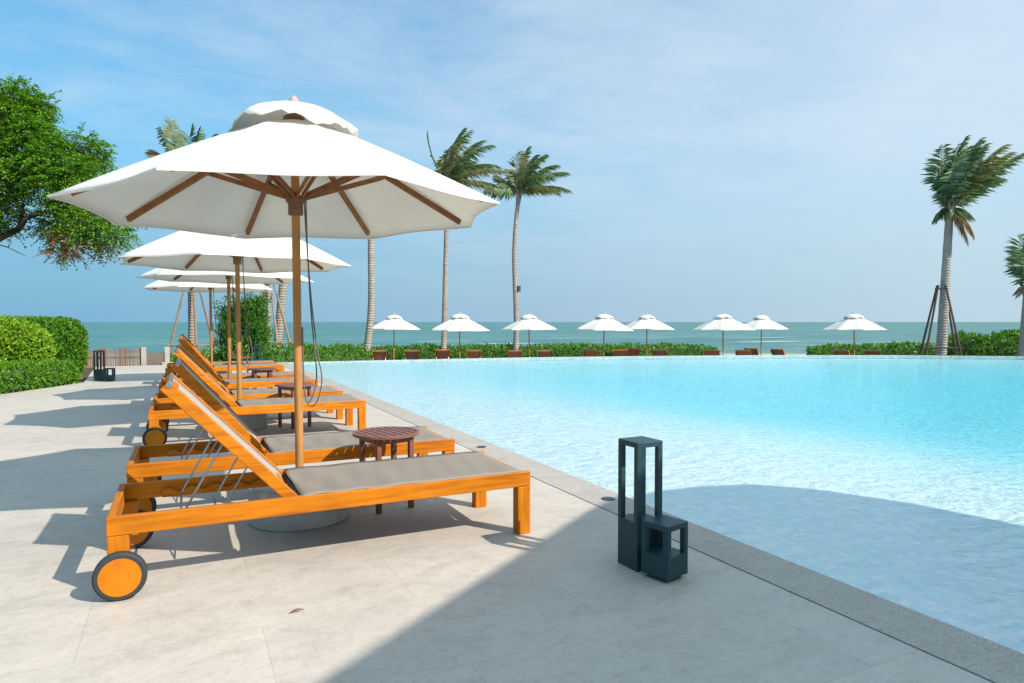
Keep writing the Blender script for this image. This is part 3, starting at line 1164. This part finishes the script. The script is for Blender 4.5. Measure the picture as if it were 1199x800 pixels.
# beach shrubs: long loose belt segments
def belt(name, label, pts, depth, leaf, per_m, lmat, seed, group):
    """pts: list of (x, y, ztop); leafy belt with a bumpy top"""
    rnd = random.Random(seed)
    root = empty(name, (pts[0][0], pts[0][1], GZ), 0, label, 'shrubs', group)
    ox, oy = pts[0][0], pts[0][1]
    core, lm = MB(), MB()
    vs, fs = [], []
    sec = []
    total = 0
    for (a, b) in zip(pts, pts[1:]):
        A, B = Vector((a[0] - ox, a[1] - oy, 0)), Vector((b[0] - ox, b[1] - oy, 0))
        ln = (B - A).length
        nst = max(2, int(ln / .35))
        for k in range(nst + (1 if b is pts[-1] else 0)):
            t = k / nst
            sec.append((A.lerp(B, t), (B - A).normalized(), a[2] + (b[2] - a[2]) * t, total + ln * t))
        total += ln
    m = 11
    for (p, d, zt, sdist) in sec:
        w = Vector((-d.y, d.x, 0))
        ht = (zt - GZ) * (1 + .13 * lump(sdist * 1.7, seed, sdist * .6, seed) + rnd.uniform(-.05, .05))
        dp = depth * (1 + .15 * lump(sdist * 1.3, 2, seed, seed + 3))
        for j in range(m):
            th = PI * j / (m - 1)
            q = p + w * (-math.cos(th)) * dp / 2 + Vector((0, 0, ht * max(0, math.sin(th)) ** .55))
            vs.append(tuple(q))
    ns_ = len(sec)
    for i in range(ns_ - 1):
        for j in range(m - 1):
            fs.append((i * m + j, (i + 1) * m + j, (i + 1) * m + j + 1, i * m + j + 1))
    core.add([(x, y, z * .93) for x, y, z in vs], fs)
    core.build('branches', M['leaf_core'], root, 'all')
    cnt = int(per_m * total)
    for _ in range(cnt):
        i = rnd.randrange(ns_ - 1)
        j = rnd.randrange(m - 1)
        a, b, c_, d = Vector(vs[i * m + j]), Vector(vs[(i + 1) * m + j]), Vector(vs[(i + 1) * m + j + 1]), Vector(vs[i * m + j + 1])
        s1, s2 = rnd.random(), rnd.random()
        p = (a * (1 - s1) + b * s1) * (1 - s2) + (d * (1 - s1) + c_ * s1) * s2
        nr_ = (b - a).cross(d - a)
        if nr_.length < 1e-9:
            continue
        nr_.normalize()
        if nr_.z < 0:
            nr_ = -nr_
        p += nr_ * rnd.uniform(-.4, .9) * leaf
        leafd = nr_ * rnd.uniform(.2, 1) + rv(rnd) * .8 + Vector((0, 0, .4))
        ln = leaf * rnd.uniform(.7, 1.4)
        leaf_quad(lm, p, leafd, rv(rnd), ln, ln * .5)
    lm.build('foliage', lmat, root)
    return root


def bp_(px, d, ytop):
    p = at(px, ytop, d)
    return (p.x, p.y, p.z)


BG = 'leafy shrub belts between the pool and the beach'
belt('beach_hedge', 'leafy green beach hedge behind the deck end, left of the leaning palm trunk', [bp_(300, 22.0, 408.5), bp_(345, 22.8, 408.5), bp_(425, 25.5, 408.5)], 1.0, .12, 420, M['leaf_far'], 21, BG)
belt('beach_hedge', 'long leafy green hedge behind the beach umbrellas left of centre', [bp_(428, 31.5, 408.5), bp_(520, 31, 407.5), bp_(620, 31, 407.5), bp_(700, 31, 406.5), bp_(760, 31, 407.5)], 1.3, .13, 420, M['leaf_far'], 22, BG)
belt('beach_hedge', 'short leafy hedge piece at the right end of the long hedge, before the sandy gap', [bp_(757, 31.5, 406.0), bp_(800, 31.5, 406.0), bp_(838, 31.5, 409.5)], 1.5, .13, 420, M['leaf_far'], 23, BG)
belt('beach_hedge', 'low leafy shrubs behind the rightmost beach umbrella', [bp_(945, 30.5, 411.5), bp_(985, 30, 407.5), bp_(1050, 29.5, 406.5), bp_(1095, 29, 407.5)], 1.4, .13, 420, M['leaf_far'], 24, BG)
belt('beach_hedge', 'tall glossy green shrubs at the right edge behind the braced palm', [bp_(1108, 26.5, 402.5), bp_(1130, 26, 395.5), bp_(1165, 25.5, 393.5), bp_(1215, 25, 392.5), bp_(1300, 25, 393.5)], 2.2, .16, 620, M['leaf_far'], 25, BG)
belt('garden_shrubs', 'low green shrubs beyond the deck between the fence and the conical bush', [bp_(186, 21.2, 417.5), bp_(215, 21.2, 415.5), bp_(255, 21.4, 414.5), bp_(310, 21.6, 411.5)], .9, .11, 520, M['leaf_far'], 26, BG)


def clump_bush(name, label, cat, c, ht, wid, n, leaf, lmat, seed):
    rnd = random.Random(seed)
    root = empty(name, (c[0], c[1], GZ), 0, label, cat)
    st, lm = MB(), MB()
    for k in range(9):
        a = rnd.uniform(0, 2 * PI)
        e = Vector((math.cos(a) * wid * .6, math.sin(a) * wid * .6, ht * rnd.uniform(.6, .9)))
        st.tube([Vector((0, 0, 0)), e * .5 + Vector((0, 0, .2)), e], [.05, .035, .01], 6)
    st.build('branches', M['bark'], root, 'all')
    for k in range(n):
        t = rnd.random() ** 1.15
        z = .25 + (ht - .35) * t
        rmax = wid * (1 - .62 * t ** 1.6) * (.8 + .2 * math.sin(k * 1.7)) * (.75 if t < .1 else 1)
        a = rnd.uniform(0, 2 * PI)
        r_ = rmax * rnd.random() ** .35
        cc = Vector((math.cos(a) * r_, math.sin(a) * r_, z))
        # the crown splits into two peaks
        if t > .75:
            cc += RGT * (.34 if rnd.random() < .62 else -.42) * (t - .75) * 4
            cc.z *= rnd.uniform(.86, 1.0)
        out = Vector((math.cos(a), math.sin(a), .75)).normalized()
        L_ = rnd.uniform(.16, .34)
        for q in range(26):
            u = rnd.random()
            p = cc + out * L_ * (u - .4) + rv(rnd) * .10
            leaf_quad(lm, p, out * .8 + rv(rnd) * .8 + Vector((0, 0, .3)), rv(rnd), leaf * rnd.uniform(.7, 1.3), leaf * .42)
    lm.build('foliage', lmat, root)


bc = at(285, 400, 19.6)
clump_bush('conical_bush', 'tall dark green conical bush behind the far end of the lounger row', 'bush', (bc.x, bc.y), 2.95, .98, 620, .105, M['leaf_bush'], 31)


# ------------------------------------------------------------------ palms
def frond_mesh(mb_leaf, mb_stem, base, d0, length, wind, grav, rnd, nleaf=46, lw=.026, ll=.52):
    p = base.copy()
    d = d0.normalized()
    step = length / 18
    pts = [p.copy()]
    dirs = [d.copy()]
    for i in range(18):
        t = i / 18
        d = (d + wind * (.055 + .05 * t) + Vector((0, 0, -grav * (.02 + .17 * t * t)))).normalized()
        p = p + d * step
        pts.append(p.copy())
        dirs.append(d.copy())
    mb_stem.tube(pts, [.028 * (1 - .85 * i / 18) + .003 for i in range(19)], 5)
    for k in range(nleaf):
        t = .10 + .90 * k / (nleaf - 1)
        f = t * 18
        i = min(17, int(f))
        q = pts[i].lerp(pts[i + 1], f - i)
        dd = dirs[i]
        sd = dd.cross(Vector((0, 0, 1)))
        if sd.length < .1:
            sd = Vector((1, 0, 0))
        sd.normalize()
        ln = ll * (.35 + .9 * math.sin(PI * min(1, .12 + t * .82))) * rnd.uniform(.8, 1.15)
        for sg in (-1, 1):
            ld = (sd * sg * .75 + dd * (.55 + .5 * t) + wind * .36 + Vector((0, 0, -.5 * grav - .36 + rnd.uniform(-.3, .25)))).normalized()
            nn = rv(rnd) * .8 + Vector((0, 0, 1))
            ss = ld.cross(nn).normalized()
            a = q
            m_ = q + ld * ln * .45 + Vector((0, 0, .0))
            e_ = q + (ld + wind * .25 + Vector((0, 0, -.28))).normalized() * ln
            mb_leaf.add([a - ss * lw * .3, m_ - ss * lw * .5, e_, m_ + ss * lw * .5, a + ss * lw * .3], [(0, 1, 2), (0, 2, 4), (4, 2, 3)])


def palm(label, base, crown, rad, fronds, seed, wind=.9, flen=2.2, bulge=None, dry=1, kink=(0, 0), group='coconut palms by the beach'):
    rnd = random.Random(seed)
    root = empty('palm_tree', base, 0, label, 'palm tree', group)
    top = Vector(crown) - Vector(base)
    n_ = 26
    pts, rr = [], []
    for i in range(n_ + 1):
        t = i / n_
        bow = math.sin(PI * t)
        p = top * t + RGT * (kink[0] * bow + kink[1] * math.sin(2 * PI * t))
        p.z = top.z * t
        pts.append(p)
        r_ = rad * (1.0 - .32 * t) + rad * .75 * max(0, 1 - t * 9) ** 2
        r_ *= 1 + .03 * math.sin(i * 2.3)
        if t > .93:
            r_ *= 1.25
        rr.append(r_)
    MB().tube(pts, rr, 14).build('trunk', M['palm_bark'], root, 'all')
    cs = MB()
    for k in range(7):
        a = rnd.uniform(0, 2 * PI)
        cs.tube([top + Vector((0, 0, -.25)), top + Vector((math.cos(a) * .12, math.sin(a) * .12, .1)), top + Vector((math.cos(a) * .3, math.sin(a) * .3, .35))], [.09, .06, .02], 6)
    cs.build('crown_shaft', M['frond_dry'], root, 'all')
    W = RGT * wind
    for (lat, dep, up, ln, kind, gv) in fronds:
        d0 = RGT * lat + HF * dep + Vector((0, 0, up))
        ml, ms = MB(), MB()
        frond_mesh(ml, ms, top + Vector((0, 0, .05)), d0, ln * flen, W * (.6 if kind != 'dry' else .25), gv, rnd)
        mat = {'g': M['frond'], 'y': M['frond_y'], 'dry': M['frond_dry']}[kind]
        fr_ = ml.build('frond', mat, root)
        if kind == 'dry':
            fr_['label'] = 'dry brown hanging frond'
        ms.build('midrib', M['frond_y'], fr_, True)
    return root


def rand_fronds(seed, n, spread=1.0):
    r_ = random.Random(seed)
    out = []
    for i in range(n):
        a = 2 * PI * (i + r_.uniform(-.3, .3)) / n
        el = r_.uniform(.05, 1.5)
        out.append((math.cos(a) * spread, math.sin(a) * spread, el, r_.uniform(.8, 1.1), 'y' if r_.random() < .22 else 'g', r_.uniform(.5, 1.1)))
    return out


def gbase(px, d, z=GZ):
    p = at(px, 400, d)
    return Vector((p.x, p.y, z))


# braced palm on the right, hair swept to the right
b4 = gbase(1101, 24.2)
c4 = at(1112, 246, 24.2)
palm('thick trunked palm right of the pool with fronds swept right, held by stakes', b4, c4, .185,
     [(-.42, .2, 1.5, 1.0, 'g', .15), (-.3, -.3, 1.7, 1.05, 'g', .2), (-.05, .3, 1.8, 1.08, 'g', .2), (.15, -.1, 1.6, 1.1, 'g', .2), (.35, .3, 1.3, 1.1, 'g', .25), (.1, -.4, 1.5, 1.0, 'g', .25),
      (.75, .1, 1.05, 1.3, 'y', .12), (.75, -.2, .95, 1.28, 'g', .14), (-.35, -.4, 1.1, .85, 'g', .3), (.6, .4, .9, 1.0, 'g', .3), (-.4, .3, 1.2, .8, 'g', .3), (.7, 0, .75, .9, 'g', .35),
      (.0, .0, 1.8, .95, 'g', .15), (.5, -.2, 1.25, 1.15, 'y', .2), (.25, .2, 1.4, 1.15, 'g', .2), (.4, -.4, 1.0, 1.0, 'y', .3), (.3, .1, 1.1, .9, 'g', .3), (-.2, .1, 1.4, .8, 'g', .25),
      (.5, -.4, -.5, .5, 'dry', 1.2), (.25, -.5, -.7, .55, 'dry', 1.3), (-.6, -.2, .1, .28, 'g', 1.3), (.7, -.2, .1, .3, 'g', 1.3)], 41, .62, 2.4)
b5 = gbase(1197, 24.0)
palm('short palm cut by the right edge of the picture', b5, at(1203, 340, 24.0), .17,
     [(-.62, -.1, 1.5, .98, 'g', .05), (-.1, .2, 1.8, 1.0, 'g', .2), (.3, 0, 1.5, 1.1, 'g', .4), (.6, .3, 1.0, 1.1, 'g', .5), (.8, -.3, .6, 1, 'g', .6), (.1, -.4, 1.3, 1.0, 'g', .5), (-.3, -.3, .3, .35, 'dry', 1.2), (.2, -.5, .5, .9, 'y', .8)], 42, .5, 2.0)
# the two clear palms left of centre
b2 = gbase(519, 30.5)
palm('straight slim palm behind the second beach umbrella with windblown crown', b2, at(524, 212, 30.5), .135,
     [(-.85, 0, 1.0, 1.0, 'g', .05), (-.95, .2, .25, .75, 'dry', .25), (-.1, .2, 1.7, 1.1, 'g', .15), (.15, -.3, 1.6, 1.05, 'g', .3), (.4, .2, 1.3, 1.1, 'g', .45), (.6, -.2, 1.05, 1.15, 'g', .6),
      (.8, .2, .7, 1.1, 'g', .7), (.9, -.3, .35, 1.2, 'y', .5), (.85, .3, .1, 1.25, 'g', .6), (.7, -.5, -.05, 1.15, 'y', .7), (.2, .6, .9, .9, 'g', .7), (-.2, -.6, 1.0, .8, 'y', .7), (-.3, .4, 1.3, .9, 'g', .4), (.55, .5, .8, 1.0, 'g', .8), (-.7, -.3, .0, .6, 'dry', .8), (.3, -.6, .6, .8, 'g', .9)], 43, .85, 2.35)
b3 = gbase(603, 30.5)
p3 = palm('slim palm behind the third beach umbrella with a small black lamp on its trunk', b3, at(608, 226, 30.5), .135,
          [(-.2, .1, 1.7, 1.0, 'g', .1), (-.35, -.3, 1.2, .85, 'y', .3), (.1, .3, 1.5, .95, 'g', .3), (.35, -.2, 1.3, 1.0, 'g', .45), (.6, .2, 1.0, 1.1, 'g', .55), (.8, -.1, .7, 1.15, 'g', .55), (.9, .2, .35, 1.15, 'g', .6),
           (.75, -.4, .25, .95, 'y', .9), (-.6, .2, .5, .7, 'g', .6), (-.9, -.1, .15, .75, 'g', .35), (.3, -.6, .6, .8, 'g', 1.0), (-.3, .5, .8, .8, 'g', .7), (.5, .5, .5, .9, 'g', .9)], 44, .75, 2.1, kink=(-.1, .08))
lampo = MB().box(.11, .24, -.10, .04, 3.45, 3.72).build('trunk_lamp', M['black_metal'], p3)
b1 = gbase(423, 25.5)
palm('leaning pale palm trunk rising behind the nearest umbrella, left of the beach umbrellas', b1, at(439, 213, 25.5), .145, [(a, b, c * .7, d * .9, e, f_) for a, b, c, d, e, f_ in rand_fronds(51, 11)], 45, .5, 1.5, kink=(.12, .1))
# palms behind the deck umbrellas
b6 = gbase(226, 22.5)
palm('staked palm behind the deck umbrellas, frond tips showing left of the big canopy', b6, at(222, 209, 22.5), .15,
     [(-.7, .1, 1.5, 1.05, 'y', .02), (-.5, -.2, .9, .9, 'g', .3), (-.9, .2, .7, .9, 'dry', .2), (-.15, .1, 1.6, .9, 'g', .05), (.1, .1, 1.7, .85, 'g', .1), (.4, .3, 1.5, .9, 'y', .3), (.8, .2, 1.1, 1.0, 'g', .4), (.9, -.3, .6, 1, 'g', .6), (.3, -.6, .8, .9, 'g', .8), (-.3, .6, .6, .8, 'g', .8)], 46, .3, 1.9)
b7 = gbase(314, 23.2)
palm('staked palm trunk behind the conical bush', b7, at(308, 192, 23.2), .15, rand_fronds(52, 9, .9), 47, .5, 1.2)
b8 = gbase(322, 24.0)
palm('leaning palm trunk right of the conical bush', b8, at(352, 190, 24.0), .16, rand_fronds(53, 8, .9), 48, .3, 1.3, kink=(-.12, 0))


def stakes(label, base, hh, feet, ring_z, mt='stake'):
    root = empty('support_stakes', base, 0, label, 'tree stakes', 'wooden stakes bracing palms')
    for (lat, dep) in feet:
        f = RGT * lat + HF * dep
        t = f * .16
        MB().tube([f, (f + t) * .5 + Vector((.02, .01, hh / 2)), t + Vector((0, 0, hh))], [.042, .038, .034], 8).build('stake', M[mt], root, True)
    m_ = len(feet)
    for zz, sc in ((ring_z, 1 - .84 * ring_z / hh), (hh - .12, .2)):
        tp = MB()
        for k in range(m_):
            a = (RGT * feet[k][0] + HF * feet[k][1]) * sc
            b = (RGT * feet[(k + 1) % m_][0] + HF * feet[(k + 1) % m_][1]) * sc
            e = (b - a) * .12
            tp.tube([a - e + Vector((0, 0, zz)), b + e + Vector((0, 0, zz))], .026, 8)
        tp.build('crossbar', M[mt], root, True)
    return root


stakes('four dark wooden stakes bracing the thick palm at the right', b4, 3.4, [(-.85, -.3), (-.5, .7), (.95, .3), (.45, -.8)], 1.15, 'dark_stake')
stakes('pale wooden stakes round the palm left of the conical bush', b6, 3.55, [(-.95, -.35), (-.35, .7), (.85, .25), (.4, -.6)], 1.3)
stakes('pale wooden stakes round the palm right of the conical bush', b7, 3.6, [(-.7, -.3), (-.3, .6), (.95, .35), (.65, -.6)], 1.35)

# ------------------------------------------------------------------ big tree at the left
TD = 17.0
rnd = random.Random(77)
tb = gbase(-190, TD, -.02)
tree = empty('shade_tree', tb, 0, 'large spreading tree with feathery green crown at the left edge', 'tree')


def tp_(px, py, d=TD):
    return at(px, py, d) - tb


limbs = MB()
fork = tp_(-170, 330)
MB().tube([Vector((0, 0, 0)), tp_(-182, 410), fork], [.34, .27, .24], 14).build('trunk', M['bark'], tree, 'all')
for path, r0 in (([(-170, 330), (-90, 300), (-10, 284), (22, 268), (30, 256), (48, 249), (80, 246)], .12),
                 ([(22, 268), (26, 250), (27, 230), (40, 200)], .05),
                 ([(-170, 330), (-120, 240), (-60, 180), (0, 140)], .16),
                 ([(-60, 180), (10, 190), (60, 180), (100, 175)], .07),
                 ([(-170, 330), (-190, 230), (-160, 140)], .16),
                 ([(80, 246), (110, 255), (140, 262)], .03), ([(-10, 284), (10, 290), (30, 300)], .02)):
    pts = [tp_(px, py, TD + rnd.uniform(-.3, .3)) for px, py in path]
    limbs.tube(pts, [r0 * (1 - .7 * i / (len(pts) - 1)) for i in range(len(pts))], 8)
limbs.build('limb', M['bark'], tree, 'all')
blobs = [(-40, 135, 48, 1.0), (12, 135, 40, 1.1), (36, 132, 20, .8), (40, 160, 26, .9), (-30, 200, 60, 1.2), (25, 190, 36, 1.0), (62, 188, 30, 1.0), (98, 172, 22, .8), (110, 188, 20, .8), (88, 205, 26, .9),
         (60, 218, 24, .7), (-20, 250, 30, .5), (12, 232, 20, .5), (88, 236, 26, .8), (70, 255, 24, .75), (104, 262, 26, .9), (135, 268, 20, .7), (84, 282, 22, .55), (118, 283, 16, .45), (58, 270, 16, .35), (10, 262, 14, .4),
         (-110, 140, 60, 1.3), (-110, 220, 60, 1.2), (-180, 180, 70, 1.3), (-250, 220, 60, 1.0), (-200, 110, 50, 1.0), (70, 296, 9, .15), (20, 112, 22, .7), (50, 122, 14, .5)]
lm, ld = MB(), MB()
for (px, py, rpx, dens) in blobs:
    c = tp_(px, py, TD + rnd.uniform(-.5, .5))
    rad = rpx / F_PX * TD
    nsp = int(400 * dens * (rad / .8) ** 1.7) + 14
    if px < -90:
        nsp = int(nsp * .35)
    for _ in range(nsp):
        v = rv(rnd) * rad * (rnd.random() ** .45)
        v.z *= .8
        p = c + v
        # a feathery sprig: central stem with paired leaflets drooping outward
        d = (v.normalized() * .7 + rv(rnd) * .7 + Vector((0, 0, -.15))).normalized()
        ln = rnd.uniform(.22, .42)
        side = d.cross(Vector((0, 0, 1)))
        if side.length < .1:
            side = Vector((1, 0, 0))
        side.normalize()
        tgt = lm
        if py > 262 and 60 < px < 130 and rnd.random() < .8:
            tgt = ld
        nl = 7
        for k in range(nl):
            t = (k + .5) / nl
            q = p + d * ln * t + Vector((0, 0, -.10 * t * t))
            for sg in (-1, 1):
                dd = side * sg + d * .6 + rv(rnd) * .5
                leaf_quad(tgt, q, dd, Vector((0, 0, 1)) + rv(rnd) * .6, rnd.uniform(.065, .115), rnd.uniform(.032, .05))
lm.build('crown', M['leaf_tree'], tree)
do = ld.build('dry_pods', M['leaf_dry'], tree)
do['label'] = 'patch of brown dried pods on the lower branch'

# ------------------------------------------------------------------ fence at the deck end, kerb
fx0, fx1, fy = at(112, 415, 18.6), at(166, 415, 18.6), 20.45
fc = empty('picket_fence', (-2.9, fy, GZ), 0, 'low weathered wooden picket fence at the end of the deck', 'fence')
pk = MB()
x = 0.0
rnd = random.Random(5)
while x < 1.82:
    w_ = rnd.uniform(.035, .055)
    h_ = 1.37 + rnd.uniform(-.05, .04)
    pk.box(x, x + w_, -.015 + rnd.uniform(-.01, .01), .012, 0, h_)
    x += w_ + rnd.uniform(.006, .016)
pk.build('pickets', M['picket'], fc)
MB().box(0, 1.84, .016, .05, 1.1, 1.17).box(0, 1.84, .016, .05, .3, .37).build('rail', M['stake'], fc)
MB().box(1.86, 1.98, -.06, .06, 0, 1.40).build('post', M['white_stone'], fc, bevel=.01)
MB().box(2.42, 2.54, -.06, .06, 0, 1.40).build('post', M['white_stone'], fc, bevel=.01)
MB().box(1.99, 2.41, -.02, .01, .25, 1.25).build('gate', M['picket'], fc)
tag(MB().box(-.55, .55, 20.16, 20.5, GZ, .06).build('stone_kerb', M['white_stone'], None, bevel=.02), 'short pale stone kerb at the far end of the deck', 'kerb')

# ------------------------------------------------------------------ the pavilion that shades the foreground (behind the camera)
pv = empty('pool_pavilion', (4.5, -3.2, 0), 0, 'open pavilion with a flat rounded roof shading the deck behind the viewer', 'pavilion')
ro = [(1.6, -2.0), (4.51, .03), (5.05, .30), (5.45, .40), (5.85, .38), (6.27, .27), (6.61, -.02), (6.86, -.5), (6.98, -1.0), (7.0, -3.1), (1.6, -3.1)]
MB().prism([(a - 4.5, b + 3.2) for a, b in ro], 3.0, 3.12).build('roof', M['roof'], pv)
for (a, b) in ((2.6, -1.9), (6.5, -1.2), (2.6, -2.9), (6.5, -2.9)):
    MB().box(a - 4.58, a - 4.42, b + 3.12, b + 3.28, 0, 2.999).build('post', M['teak_z'], pv, bevel=.006)

# ------------------------------------------------------------------ light, sky, camera
SUN_EL = math.atan(1 / 1.32)
sun_dir = Vector((.73, -1.10, 1.0)).normalized()
sl = bpy.data.lights.new('sun', 'SUN')
sl.energy = 4.2
sl.angle = R(.55)
sl.color = (1.0, .93, .82)
so = bpy.data.objects.new('sun', sl)
COL.objects.link(so)
so.rotation_euler = sun_dir.to_track_quat('Z', 'Y').to_euler()
so.location = (8, -12, 12)

w = bpy.data.worlds.new('World')
SC.world = w
w.use_nodes = True
nt = w.node_tree
bg = nt.nodes['Background']
sky = N(nt, 'ShaderNodeTexSky', sky_type='NISHITA', sun_disc=False)
sky.sun_elevation = SUN_EL
sky.sun_rotation = math.atan2(sun_dir.x, sun_dir.y)
sky.air_density = 1.0
sky.dust_density = .6
sky.ozone_density = 2.0
sky.altitude = 0
tc = N(nt, 'ShaderNodeTexCoord')
sep = N(nt, 'ShaderNodeSeparateXYZ')
nt.links.new(tc.outputs['Generated'], sep.inputs[0])
# thin high cloud sheet: direction projected on a plane overhead
mz = N(nt, 'ShaderNodeMath', operation='ADD')
mz.inputs[1].default_value = .12
nt.links.new(sep.outputs['Z'], mz.inputs[0])
dv = N(nt, 'ShaderNodeVectorMath', operation='DIVIDE')
cmb = N(nt, 'ShaderNodeCombineXYZ')
for k in ('X', 'Y'):
    nt.links.new(mz.outputs[0], cmb.inputs[k])
cmb.inputs['Z'].default_value = 1
nt.links.new(tc.outputs['Generated'], dv.inputs[0])
nt.links.new(cmb.outputs[0], dv.inputs[1])
mp = N(nt, 'ShaderNodeMapping')
mp.inputs['Rotation'].default_value = (0, 0, R(20))
mp.inputs['Scale'].default_value = (.8, 1.25, .3)
nt.links.new(dv.outputs[0], mp.inputs['Vector'])
cn = noise(nt, mp.outputs[0], 1.3, 9, .66, .25)
# more cloud towards the east (right of the view)
dt = N(nt, 'ShaderNodeVectorMath', operation='DOT_PRODUCT')
nt.links.new(tc.outputs['Generated'], dt.inputs[0])
dt.inputs[1].default_value = RGT
sm = N(nt, 'ShaderNodeMath', operation='MULTIPLY_ADD')
sm.inputs[1].default_value = .42
nt.links.new(dt.outputs['Value'], sm.inputs[0])
nt.links.new(cn, sm.inputs[2])
lowz = N(nt, 'ShaderNodeMapRange')
lowz.inputs['From Min'].default_value = .03
lowz.inputs['From Max'].default_value = .26
nt.links.new(sep.outputs['Z'], lowz.inputs['Value'])
cfm = N(nt, 'ShaderNodeMath', operation='MULTIPLY')
cfr = ramp(nt, sm.outputs[0], [(.30, g3(0)), (.56, g3(.48)), (.86, g3(.85))])
nt.links.new(cfr, cfm.inputs[0])
nt.links.new(lowz.outputs[0], cfm.inputs[1])
cf = cfm.outputs[0]
mx = N(nt, 'ShaderNodeMix', data_type='RGBA')
nt.links.new(cf, mx.inputs['Factor'])
tint = mul(nt, sky.outputs[0], (.50, .92, .96))
# sea haze low over the horizon
hz = ramp(nt, sep.outputs['Z'], [(0, g3(1)), (.1, g3(.92)), (.24, g3(.6)), (.6, g3(.12)), (1, g3(0))])
hm_ = N(nt, 'ShaderNodeMix', data_type='RGBA')
nt.links.new(hz, hm_.inputs['Factor'])
nt.links.new(tint, hm_.inputs['A'])
az = N(nt, 'ShaderNodeMapRange')
az.inputs['From Min'].default_value = -.55
az.inputs['From Max'].default_value = .55
nt.links.new(dt.outputs['Value'], az.inputs['Value'])
nt.links.new(ramp(nt, az.outputs[0], [(0, (.93, 1.97, 2.86)), (.5, (1.52, 2.32, 3.02)), (1, (2.15, 2.85, 3.36))]), hm_.inputs['B'])
nt.links.new(hm_.outputs['Result'], mx.inputs['A'])
mx.inputs['B'].default_value = (2.95, 3.45, 4.0, 1)
# added bright sky overhead, out of view, to lift fill light in the shade
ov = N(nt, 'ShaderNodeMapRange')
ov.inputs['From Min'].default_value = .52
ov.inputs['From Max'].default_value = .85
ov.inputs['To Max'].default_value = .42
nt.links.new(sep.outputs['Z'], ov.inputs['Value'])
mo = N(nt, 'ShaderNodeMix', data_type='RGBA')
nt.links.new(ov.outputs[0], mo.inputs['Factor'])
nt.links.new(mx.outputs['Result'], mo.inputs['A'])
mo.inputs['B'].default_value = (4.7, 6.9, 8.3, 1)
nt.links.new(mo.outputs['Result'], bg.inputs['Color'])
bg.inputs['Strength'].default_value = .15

cam = bpy.data.cameras.new('camera')
cam.sensor_width = 36
cam.lens = 36 * F_PX / 1199
cam.clip_start = .05
cam.clip_end = 30000
co = bpy.data.objects.new('camera', cam)
COL.objects.link(co)
co.location = (0, 0, EYE)
co.rotation_euler = (PI / 2 - PITCH, 0, -YAW)
SC.camera = co

SC.view_settings.view_transform = 'Standard'
SC.view_settings.look = 'None'
SC.view_settings.exposure = .65
SC.view_settings.gamma = 1
SC.render.engine = 'CYCLES'
SC.cycles.use_denoising = True
SC.cycles.max_bounces = 10
SC.cycles.diffuse_bounces = 4
SC.cycles.transparent_max_bounces = 12
SC.cycles.caustics_reflective = False
SC.cycles.caustics_refractive = False
SC.cycles.sample_clamp_indirect = 6
